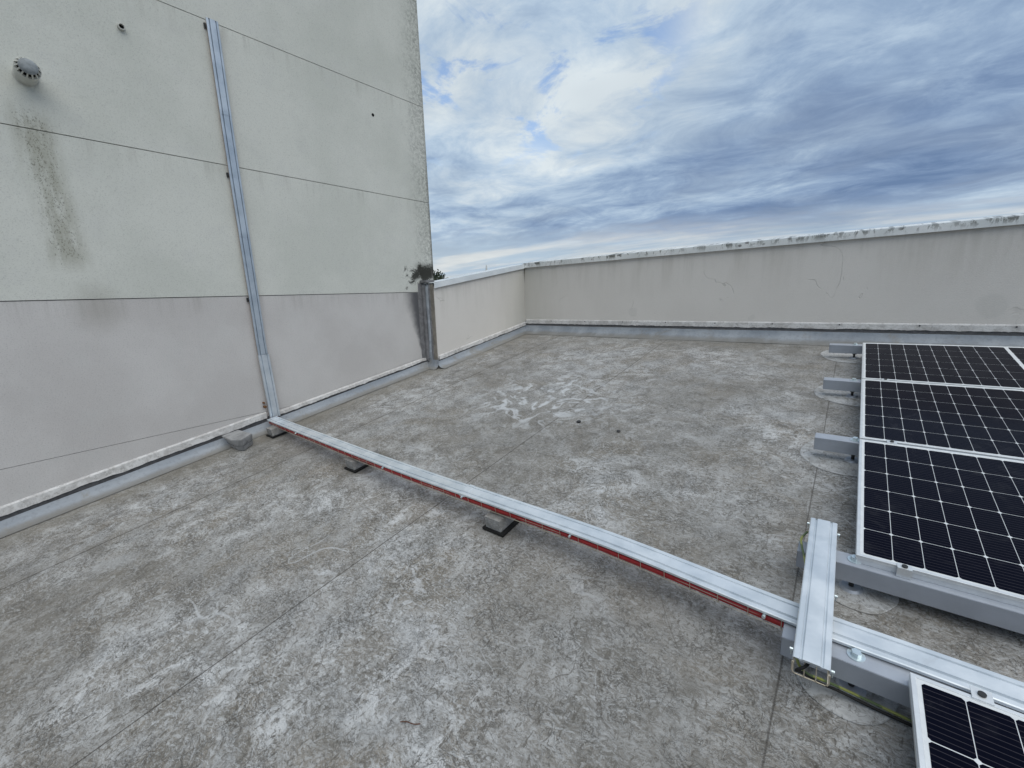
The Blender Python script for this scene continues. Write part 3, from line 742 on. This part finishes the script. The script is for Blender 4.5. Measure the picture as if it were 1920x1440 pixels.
long_t = empty('cable_trunking', MR, 'long galvanised cable trunking crossing the roof from wall to solar panels', 'cable tray')
WT = .094
segs = [(-4.392, -1.60, .0, 1.0), (-1.61, 2.4, .0022, 1.03)]
for (s0, s1, dh, wf) in segs:
    bm = bmesh.new(); fr = [(o_+u_*dh, s_, u_) for o_, s_, u_ in frames_of(sample(path, s0, s1))]
    sweep(bm, cover_prof(WT*wf), fr); recalc(bm)
    finish(bm, 'cover', M_galv, long_t)
# joint plates of the covers
for uu in (-1.60,):
    bm = bmesh.new(); fr = [(o_+u_*.0045, s_, u_) for o_, s_, u_ in frames_of(sample(path, uu-.02, uu+.02, .02))]
    sweep(bm, cover_prof(WT*1.05, .018), fr); recalc(bm); finish(bm, 'cover_joint', M_galv, long_t)
def basket(fr_fn, s0, s1, w_, top, depth, parent, step=.1, side_w=True, r=.0021):
    bm = bmesh.new(); hw = w_/2-.004
    lines = [(-hw-.002, top-.010), (-hw-.002, -.036), (-hw, -depth), (-hw*.33, -depth), (hw*.33, -depth), (hw, -depth), (hw, (top-depth)/2), (hw, top)]
    fr = fr_fn(s0, s1, .08)
    for (a, b_) in lines: tube(bm, [o_+s_*a+u_*b_ for o_, s_, u_ in fr], r, 6)
    n_ = int((s1-s0)/step)
    for i in range(n_+1):
        f2 = fr_fn(s0+i*step, s0+i*step+.001, .001); o_, s_, u_ = f2[0]
        e = .0042
        pts = [(-hw-e, top), (-hw-e, -depth+.006), (-hw+.004, -depth-e), (hw-.004, -depth-e), (hw+e, -depth+.006), (hw+e, top)]
        tube(bm, [o_+s_*a+u_*b_ for a, b_ in pts], r*.62, 6)
    return finish(bm, 'wire_basket', M_wire, parent, smooth=True)
FR_LONG = lambda s0, s1, st: frames_of(sample(path, s0, s1, st))
basket(FR_LONG, -4.36, 2.38, WT-.006, -.008, .052, long_t)
# clips holding the cover
for uu in (-3.7, -2.35, -1.6, -.9, -.11):
    o_, s_, u_ = FR_LONG(uu, uu+.001, .001)[0]
    bm = bmesh.new(); c_ = o_+s_*(WT/2+.006)-u_*.016
    cyl(bm, c_-s_*.006, c_+s_*.006, .006, 8); finish(bm, 'clip', M_bolt, long_t)

# vertical trunking on the wall
vt = empty('wall_trunking', Matrix.Translation((WX, 0, 0)), 'vertical galvanised cable trunking fixed up the tall wall', 'cable tray')
def vfr(z0, z1, off, w_shift=0):
    def yc(z_): return 1.697+.004*math.sin(z_*1.7) + (.028*max(0, (1.0-z_)/.72) if z_ < 1.0 else 0)
    n_ = max(2, int(abs(z1-z0)/.12)); fr = []
    for i in range(n_+1):
        z_ = z0+(z1-z0)*i/n_; fr.append((Vector((off, yc(z_), z_)), Vector((0, 1, 0)), Vector((1, 0, 0))))
    return fr
for (z0, z1, off, w_, mt_) in ((.905, 2.02, .040, .086, M_galvw), (2.00, 3.02, .042, .086, M_galvw), (3.00, 3.712, .044, .087, M_galvw)):
    bm = bmesh.new(); sweep(bm, cover_prof(w_, .014, .0012, .010), vfr(z0, z1, off)); recalc(bm); finish(bm, 'cover', mt_, vt)
bm = bmesh.new(); sweep(bm, cover_prof(.096, .020, .0012, .010), vfr(.285, .915, .050)); recalc(bm)
o = finish(bm, 'cover', M_galvl, vt); o['label'] = 'wider brighter lower cover'
def VF(s0, s1, st): return vfr(s0, s1, .040)
bm = bmesh.new()
for (a, b_) in ((-.038, -.012), (-.038, -.034), (.038, -.012), (.038, -.034), (0, -.036)):
    tube(bm, [o_+s_*a+u_*b_ for o_, s_, u_ in vfr(.31, 3.70, .040)], .0021, 6)
z_ = .36
while z_ < 3.70:
    o_, s_, u_ = vfr(z_, z_+.01, .040)[0]
    tube(bm, [o_+s_*a+u_*b_ for a, b_ in ((-.042, -.008), (-.042, -.035), (.042, -.035), (.042, -.008))], .0021, 6); z_ += .1
finish(bm, 'wire_basket', M_wire, vt, smooth=True)
for zz in (3.66, 2.52, 1.44):
    bm = bmesh.new(); y_ = vfr(zz, zz+.1, 0)[0][0].y-.050
    box(bm, .0, .020, y_-.006, y_+.006, zz-.018, zz+.018); finish(bm, 'bracket', M_darkbolt, vt, bevel=.003)
bm = bmesh.new(); cyl(bm, (.0, 1.655, .40), (.03, 1.655, .40), .013, 8); cyl(bm, (.0, 1.652, .44), (.02, 1.652, .44), .010, 8)
finish(bm, 'fixing', mat_plain('rusty_fixing', (.16, .075, .03), .8, .1), vt)

# red cables lying in both trunkings
red = empty('cable_bundle', None, 'bundle of red cables showing under the galvanised trunking covers', 'cables')
mid_pts = sample(path, -4.37, 2.36, .16)
for (a, b_) in ((-.031, -.041), (-.011, -.042), (.010, -.042), (.030, -.041), (-.016, -.030), (.004, -.029), (.022, -.028), (.034, -.030)):
    bm = bmesh.new(); pts = []
    for z_ in [3.69-.2*i for i in range(17)]:
        c_ = vfr(z_, z_+.1, 0)[0][0]; pts.append(Vector((WX+.0125+(b_+.045)*.25, c_.y+a*.85, z_)))
    pts.append(Vector((WX+.018, 1.722+a, .36))); pts.append(Vector((WX+.028, 1.720+a, .262)))
    for i, (o_, s_, u_) in enumerate(frames_of(mid_pts)):
        w_ = a*(-1)
        p_ = o_+s_*(a+.0015*math.sin(i*1.3+a*90))+u_*b_
        if i == 0: p_ = p_+Vector((0, 0, .0))
        pts.append(MR @ p_)
    # trunking side vector points to the camera, wall side vector away from it
    fixed = []
    for p_ in pts: fixed.append(p_)
    tube(bm, fixed, .0090, 8); recalc(bm); finish(bm, 'cable', M_red, red, smooth=True)

# short crossing trunking between two rails
Mx = at(.0215, 1.712, .205, R(1.1))
sh = empty('crossing_trunking', Mx, 'short galvanised trunking section crossing over the long trunking', 'cable tray')
bm = bmesh.new(); fr = [(Vector((0, -.363+.726*i/10, 0)), Vector((1, 0, 0)), Vector((0, 0, 1))) for i in range(11)]
sweep(bm, cover_prof(.089, .012), fr); recalc(bm); finish(bm, 'cover', M_galv, sh)
bm = bmesh.new()
for (a, b_) in ((-.041, -.013), (-.041, -.05), (-.014, -.052), (.014, -.052), (.041, -.05), (.041, -.013)):
    tube(bm, [(a, -.372+.744*i/8, b_) for i in range(9)], .0019, 6)
for yy in (-.370, -.27, -.17, -.07, .03, .13, .23, .33, .370):
    tube(bm, [(-.044, yy, -.010), (-.044, yy, -.045), (-.036, yy, -.054), (.036, yy, -.054), (.044, yy, -.045), (.044, yy, -.010)], .0019, 6)
finish(bm, 'wire_basket', M_wire, sh, smooth=True)
for (a, yy) in ((-.050, -.33), (.050, -.355), (-.050, .33), (.050, .30), (.050, -.05)):
    bm = bmesh.new(); cyl(bm, (a-.004, yy, -.009), (a+.004, yy, -.009), .0045, 8); cyl(bm, (a, yy, -.009), (a, yy, -.03), .0018, 6); finish(bm, 'clip', M_bolt, sh)

# earth cable: yellow and green, coming out of the crossing piece
M_yg = None
mt, t, b = material('yellow_green_sheath'); p = opos(t); X, Y, Z = t.sep(p)
setb(t, b, t.mix(t.ss(t.m('FRACT', t.m('MULTIPLY', t.m('ADD', X, t.m('MULTIPLY', Y, 1.0)), 9.0)), .45, .55), (.27, .29, .08), (.10, .14, .06)), .45); M_yg = mt
bm = bmesh.new()
tube(bm, catmull([(-.035, 2.04, .155), (-.05, 1.98, .160), (-.045, 1.93, .160), (-.02, 1.80, .163), (-.01, 1.60, .164), (-.012, 1.46, .160), (-.005, 1.385, .155), (.02, 1.39, .115), (.05, 1.43, .070), (.10, 1.455, .042), (.187, 1.466, .024), (.275, 1.464, .020), (.6, 1.455, .018)], 7), .0042, 8)
tag(finish(bm, 'earth_cable', M_yg, None, True, MR), 'thin yellow and green earth cable under the rail near the front panel', 'cable')
bm = bmesh.new()
tube(bm, catmull([(.045, 1.60, .162), (.035, 1.44, .163), (.018, 1.372, .165), (.0, 1.356, .155), (-.004, 1.362, .140), (.010, 1.372, .130), (.05, 1.42, .065), (.10, 1.448, .034), (.187, 1.458, .014), (.275, 1.456, .012), (.6, 1.445, .012)], 7), .0045, 8)
tag(finish(bm, 'black_cable', M_rub, None, True, MR), 'thin black cable looping from the end of the crossing trunking', 'cable')

# ------------------------------------------------------------------ rails under the panels
def rail(u0_, v0, wd, rz_=0, lab=''):
    root = empty('support_rail', at(u0_, v0, 0, rz_), lab, 'rail', 'grey support rails under the solar panels')
    L_ = 2.35; th = .003; z0, z1 = .058, .135
    bm = bmesh.new()
    # hollow rectangular tube
    o8 = [(0, z0), (wd, z0), (wd, z1), (0, z1)]; i8 = [(th, z0+th), (wd-th, z0+th), (wd-th, z1-th), (th, z1-th)]
    ra = [[bm.verts.new((x_, y_, z_)) for y_, z_ in pr] for x_ in (0, L_) for pr in (o8, i8)]
    oa, ia, ob, ib = ra
    for k in range(4):
        k2 = (k+1) % 4
        bm.faces.new((oa[k], oa[k2], ob[k2], ob[k])); bm.faces.new((ia[k2], ia[k], ib[k], ib[k2]))
        bm.faces.new((oa[k2], oa[k], ia[k], ia[k2])); bm.faces.new((ob[k], ob[k2], ib[k2], ib[k]))
    recalc(bm); finish(bm, 'tube', M_beam, root, bevel=.0025, seg=2)
    bm = bmesh.new(); box(bm, .0015, .0035, .003, wd-.003, z0+.003, z1-.003); finish(bm, 'end_cap', M_beam, root)
    return root
def bolt(root, x_, y_, hz=.135):
    bm = bmesh.new(); cyl(bm, (x_, y_, hz), (x_, y_, hz+.0028), .0225, 28); finish(bm, 'washer', M_bolt, root)
    bm = bmesh.new(); cyl(bm, (x_, y_, hz+.0028), (x_, y_, hz+.0160), .0135, 6, .0128); finish(bm, 'bolt', M_bolt, root, bevel=.0012)
    bm = bmesh.new(); cyl(bm, (x_, y_, .008), (x_, y_, .060), .0085, 12)
    finish(bm, 'stud', M_darkbolt, root, smooth=True)
    bm = bmesh.new(); cyl(bm, (x_, y_, .044), (x_, y_, .056), .017, 6); finish(bm, 'nut', M_darkbolt, root)
    bm = bmesh.new(); cyl(bm, (x_, y_, .005), (x_, y_, .014), .038, 24, .030); finish(bm, 'foot', M_beam, root, smooth=True)
rails = [(-.055, 1.469, .070, 'nearest grey support rail passing under the crossing trunking'),
         (-.058, 1.924, .073, 'grey support rail along the lower edge of the first full panel'),
         (-.080, 3.015, .072, 'grey support rail end between first and second panel rows'),
         (-.102, 4.090, .072, 'grey support rail end between second and third panel rows'),
         (-.120, 5.150, .072, 'farthest grey support rail end beside the last panel row')]
bolts = [.187, .180, .186, .184, .195]
for (u_, v_, wd, lab), bx in zip(rails, bolts):
    r_ = rail(u_, v_, wd, 0, lab); bolt(r_, bx, wd*.56); bolt(r_, 1.45, wd*.56)

# ------------------------------------------------------------------ solar panels
PW, PH, PT = 1.755, 1.049, .035
cell_me = None
def make_cell():
    bm = bmesh.new(); hx, hy, c_ = .0413, .0824, .0062; z0, z1 = 0, .0006
    o_ = [(-hx+c_, -hy), (hx-c_, -hy), (hx, -hy+c_), (hx, hy-c_), (hx-c_, hy), (-hx+c_, hy), (-hx, hy-c_), (-hx, -hy+c_)]
    a = [bm.verts.new((x_, y_, z0)) for x_, y_ in o_]; b_ = [bm.verts.new((x_, y_, z1)) for x_, y_ in o_]
    bm.faces.new(b_)
    for i in range(8): bm.faces.new((a[i], a[(i+1) % 8], b_[(i+1) % 8], b_[i]))
    me = bpy.data.meshes.new('solar_cell'); bm.to_mesh(me); bm.free(); me.materials.append(M_cell); return me
cell_me = make_cell()
def panel(u_, v_, rz_, lab, grp='framed solar panels on the roof', h=.170):
    root = empty('solar_panel', at(u_, v_, h-PT, rz_), lab, 'solar panel', grp)
    fwid = .0115
    bm = bmesh.new()
    o4 = [(0, 0), (PW, 0), (PW, PH), (0, PH)]; i4 = [(fwid, fwid), (PW-fwid, fwid), (PW-fwid, PH-fwid), (fwid, PH-fwid)]
    ot = [bm.verts.new((x_, y_, PT)) for x_, y_ in o4]; it = [bm.verts.new((x_, y_, PT)) for x_, y_ in i4]
    ob = [bm.verts.new((x_, y_, 0)) for x_, y_ in o4]; ib = [bm.verts.new((x_, y_, 0)) for x_, y_ in i4]
    for k in range(4):
        k2 = (k+1) % 4
        bm.faces.new((ot[k], ot[k2], it[k2], it[k])); bm.faces.new((ob[k2], ob[k], ib[k], ib[k2]))
        bm.faces.new((ob[k], ob[k2], ot[k2], ot[k])); bm.faces.new((ib[k2], ib[k], it[k], it[k2]))
    recalc(bm); finish(bm, 'frame', M_alu, root, bevel=.0010)
    # fold line along the outside of the frame
    bm = bmesh.new(); box(bm, .0, PW, -.0012, -.0002, PT-.014, PT-.0115); box(bm, -.0012, -.0002, 0, PH, PT-.014, PT-.0115); finish(bm, 'frame_ridge', M_alu, root)
    bm = bmesh.new(); box(bm, fwid, PW-fwid, fwid, PH-fwid, PT-.008, PT-.0022); finish(bm, 'backsheet', M_back, root)
    x0 = .0205; pu = .0847; pv = (PH-2*.0205)/6
    for i in range(20):
        cx = x0+pu*(i+.5)+(.0200 if i >= 10 else 0)
        for j in range(6):
            o_ = bpy.data.objects.new('solar_cell', cell_me); COL.objects.link(o_); o_.parent = root
            o_.location = (cx, .0205+pv*(j+.5), PT-.0022)
    return root
PV0 = 1.933*1.0108; PP = 1.0695
panel(.123, PV0, 0, 'dark solar panel nearest above the crossing trunking, lower edge clamped to its rail')
panel(.124, PV0+PP, 0, 'dark solar panel in the middle of the three stepped up the roof')
panel(.125, PV0+2*PP, 0, 'farthest dark solar panel, closest to the long parapet')
panel(.254, 1.488-PH, R(.4), 'solar panel cut by the bottom right corner beside the nearest rail')
def clamp(u_, v_, lab, mid, dz=0):
    root = empty('panel_clamp', at(u_, v_, .170), lab, 'clamp', 'aluminium clamps holding the panels')
    bm = bmesh.new()
    if mid: box(bm, -.020, .020, -.019, .019, .0006, .0036)
    else:
        box(bm, -.020, .020, -.010, .014, .0006, .0038); box(bm, -.020, .020, -.014, -.0105, -.034, .0038)
    finish(bm, 'plate', M_alu, root, bevel=.0008)
    bm = bmesh.new(); yb = 0 if mid else -.0005
    cyl(bm, (0, yb, .0038), (0, yb, .0085), .0085, 16); finish(bm, 'bolt', M_darkbolt, root)
    return root
c0 = PV0
clamp(.258, c0-.002, 'end clamp on the lower edge of the nearest full panel', False)
clamp(.258, c0+PP-.0105, 'clamp in the gap above the nearest full panel', True)
clamp(.258, c0+2*PP-.0105, 'clamp in the gap below the farthest panel', True)
cl_ = clamp(.385, 1.497, 'clamp on the upper edge of the panel at the bottom right corner', True)

# ------------------------------------------------------------------ concrete feet on rubber pads
def foot(u_, v0, lab, rz_=0):
    pd = empty('rubber_pad', at(u_, v0, 0, rz_), 'black rubber pad under the '+lab, 'pad', 'rubber pads under the concrete blocks')
    bm = bmesh.new(); box(bm, -.072, .072, -.014, .24, .006, .018)
    finish(bm, 'mat', M_rub, pd, bevel=.003)
    ct = empty('concrete_block', at(u_-.002, v0, .018, rz_), lab, 'block', 'concrete blocks carrying the long trunking')
    bm = bmesh.new()
    z1 = .066
    vs8 = box(bm, -.054, .050, .0, .225, 0, z1)
    finish(bm, 'block', M_conc, ct, bevel=.006, seg=2)
foot(-4.205, 1.595, 'concrete block beside the wall under the trunking')
foot(-2.79, 1.575, 'middle concrete block under the long trunking')
foot(-1.362, 1.545, 'concrete block nearest the camera under the long trunking')

# membrane wrapped outlet box at the foot of the wall
root = empty('outlet_box', MR, 'small membrane wrapped box against the flashing left of the trunking', 'box')
bm = bmesh.new()
b4 = [(-4.185, 1.300), (-4.120, 1.325), (-4.205, 1.435), (-4.33, 1.42), (-4.33, 1.30)]
t4 = [(-4.205, 1.270), (-4.090, 1.320), (-4.150, 1.440), (-4.43, 1.42), (-4.43, 1.27)]
va = [bm.verts.new((x_, y_, .003)) for x_, y_ in b4]; vm = [bm.verts.new((x_*.65+a_*.35, y_*.65+b2*.35, .058)) for (x_, y_), (a_, b2) in zip(b4, t4)]
vb = [bm.verts.new((x_, y_, .118)) for x_, y_ in t4]
for a, b_ in ((va, vm), (vm, vb)):
    for k in range(5): bm.faces.new((a[k], a[(k+1) % 5], b_[(k+1) % 5], b_[k]))
bm.faces.new(vb); bm.faces.new(va[::-1]); recalc(bm)
M_wrap = mat_mastic('wrapped_membrane', (.285, .285, .285), .6, 12)
finish(bm, 'wrap', M_wrap, root, bevel=.006, seg=2)
bm = bmesh.new()
for f_, zz in ((.42, .055),):
    pts = [(x_*(1-f_)+a_*f_, y_*(1-f_)+b2*f_, zz) for (x_, y_), (a_, b2) in zip(b4, t4)]
    tube(bm, [(pts[4][0], pts[4][1]-.002, zz), (pts[0][0]+.002, pts[0][1]-.003, zz), (pts[1][0]+.003, pts[1][1]-.002, zz), (pts[2][0]+.003, pts[2][1], zz)], .0016, 5)
finish(bm, 'fold', M_dark, root)

# small loose things: twig, stones, scraps
def scrap(name, u_, v_, rz_, L_, r_, mat, lab, cat):
    bm = bmesh.new(); pts = [(L_*(i/6-.5), .0022*math.sin(i*1.1), .007+.001*math.sin(i)) for i in range(7)]
    tube(bm, pts, r_, 6); return tag(finish(bm, name, mat, None, True, at(u_, v_, 0, rz_)), lab, cat)
M_twig = mat_plain('dry_twig', (.11, .055, .035), .8)
scrap('twig', -.98, .66, R(28), .07, .0018, M_twig, 'thin reddish twig lying on the roof in the foreground', 'twig')
def pebble(u_, v_, r_, lab):
    bm = bmesh.new(); bmesh.ops.create_icosphere(bm, subdivisions=2, radius=r_)
    for v in bm.verts: v.co *= 1+.25*mnoise.noise(v.co/r_+Vector((u_*7, v_, 0))); v.co.z *= .45
    tag(finish(bm, 'pebble', M_darkbolt, None, True, at(u_, v_, .008)), lab, 'pebble', 'dark pebbles lying on the roof')
pebble(-1.64, 2.955, .020, 'left larger dark pebble on the open roof behind the trunking')
pebble(-1.273, 2.911, .016, 'right smaller dark pebble on the open roof behind the trunking')

# ------------------------------------------------------------------ tree behind the parapet, distant mast
def ray_at(px, py, dist):
    d_ = ((px-960)/796.42*rt-(py-720)/796.42*up+fw).normalized(); return Vector((0, 0, H_EYE))+d_*dist
M_fol = mat_foliage(); M_bark = mat_plain('bark', (.06, .045, .035), .9)
tr = empty('tree', Matrix.Translation((-20.45, 17.6, GZ)), 'dark bushy tree top rising behind the parapet at the wall corner', 'tree')
bm = bmesh.new()
tube(bm, [(0, 0, -.3), (.1, .05, 3), (0, .1, 6), (.15, 0, 9.5)], .22, 10)
for k in range(7):
    a_ = k*.9; tube(bm, [(0, .1, 6+k*.5), (1.0*math.cos(a_), 1.0*math.sin(a_), 7.6+k*.55), (1.8*math.cos(a_), 1.8*math.sin(a_), 8.8+k*.55)], .06, 6)
finish(bm, 'trunk', M_bark, tr, smooth=True)
bm = bmesh.new(); rnd = random.Random(3)
clumps = []
for k in range(60):
    a_ = rnd.uniform(0, 6.283); zz = rnd.uniform(-1, 1); rr = (1-abs(zz)**2)**.5
    clumps.append((Vector((2.0*rr*math.cos(a_), 2.0*rr*math.sin(a_), 11.55+1.9*zz)), rnd.uniform(.4, .75)))
for c_, s_ in clumps:
    for i in range(330):
        d_ = Vector((rnd.gauss(0, 1), rnd.gauss(0, 1), rnd.gauss(0, .8))).normalized()*s_*rnd.uniform(.4, 1.05)
        p_ = c_+d_; q_ = Vector((rnd.gauss(0, 1), rnd.gauss(0, 1), rnd.gauss(0, 1))).normalized(); r2 = q_.orthogonal().normalized(); l_ = rnd.uniform(.05, .10)
        bm.faces.new([bm.verts.new(p_+q_*l_), bm.verts.new(p_+r2*l_*.45), bm.verts.new(p_-q_*l_), bm.verts.new(p_-r2*l_*.45)])
cr = finish(bm, 'crown', M_fol, tr)
mp = ray_at(912, 499, 420)
bm = bmesh.new(); cyl(bm, (0, 0, GZ-mp.z-3), (0, 0, -2.6), 1.1, 10, .8); cyl(bm, (0, 0, -2.6), (0, 0, 1.2), .9, 10, .35)
for k in range(3): cyl(bm, (0, 0, -4-k*4), (0, 0, -3.6-k*4), 1.5, 12)
tag(finish(bm, 'distant_tower', mat_plain('pale_tower', (.62, .62, .60), .8), None, False, Matrix.Translation(mp)), 'tiny pale tower top on the horizon just above the coping', 'tower')
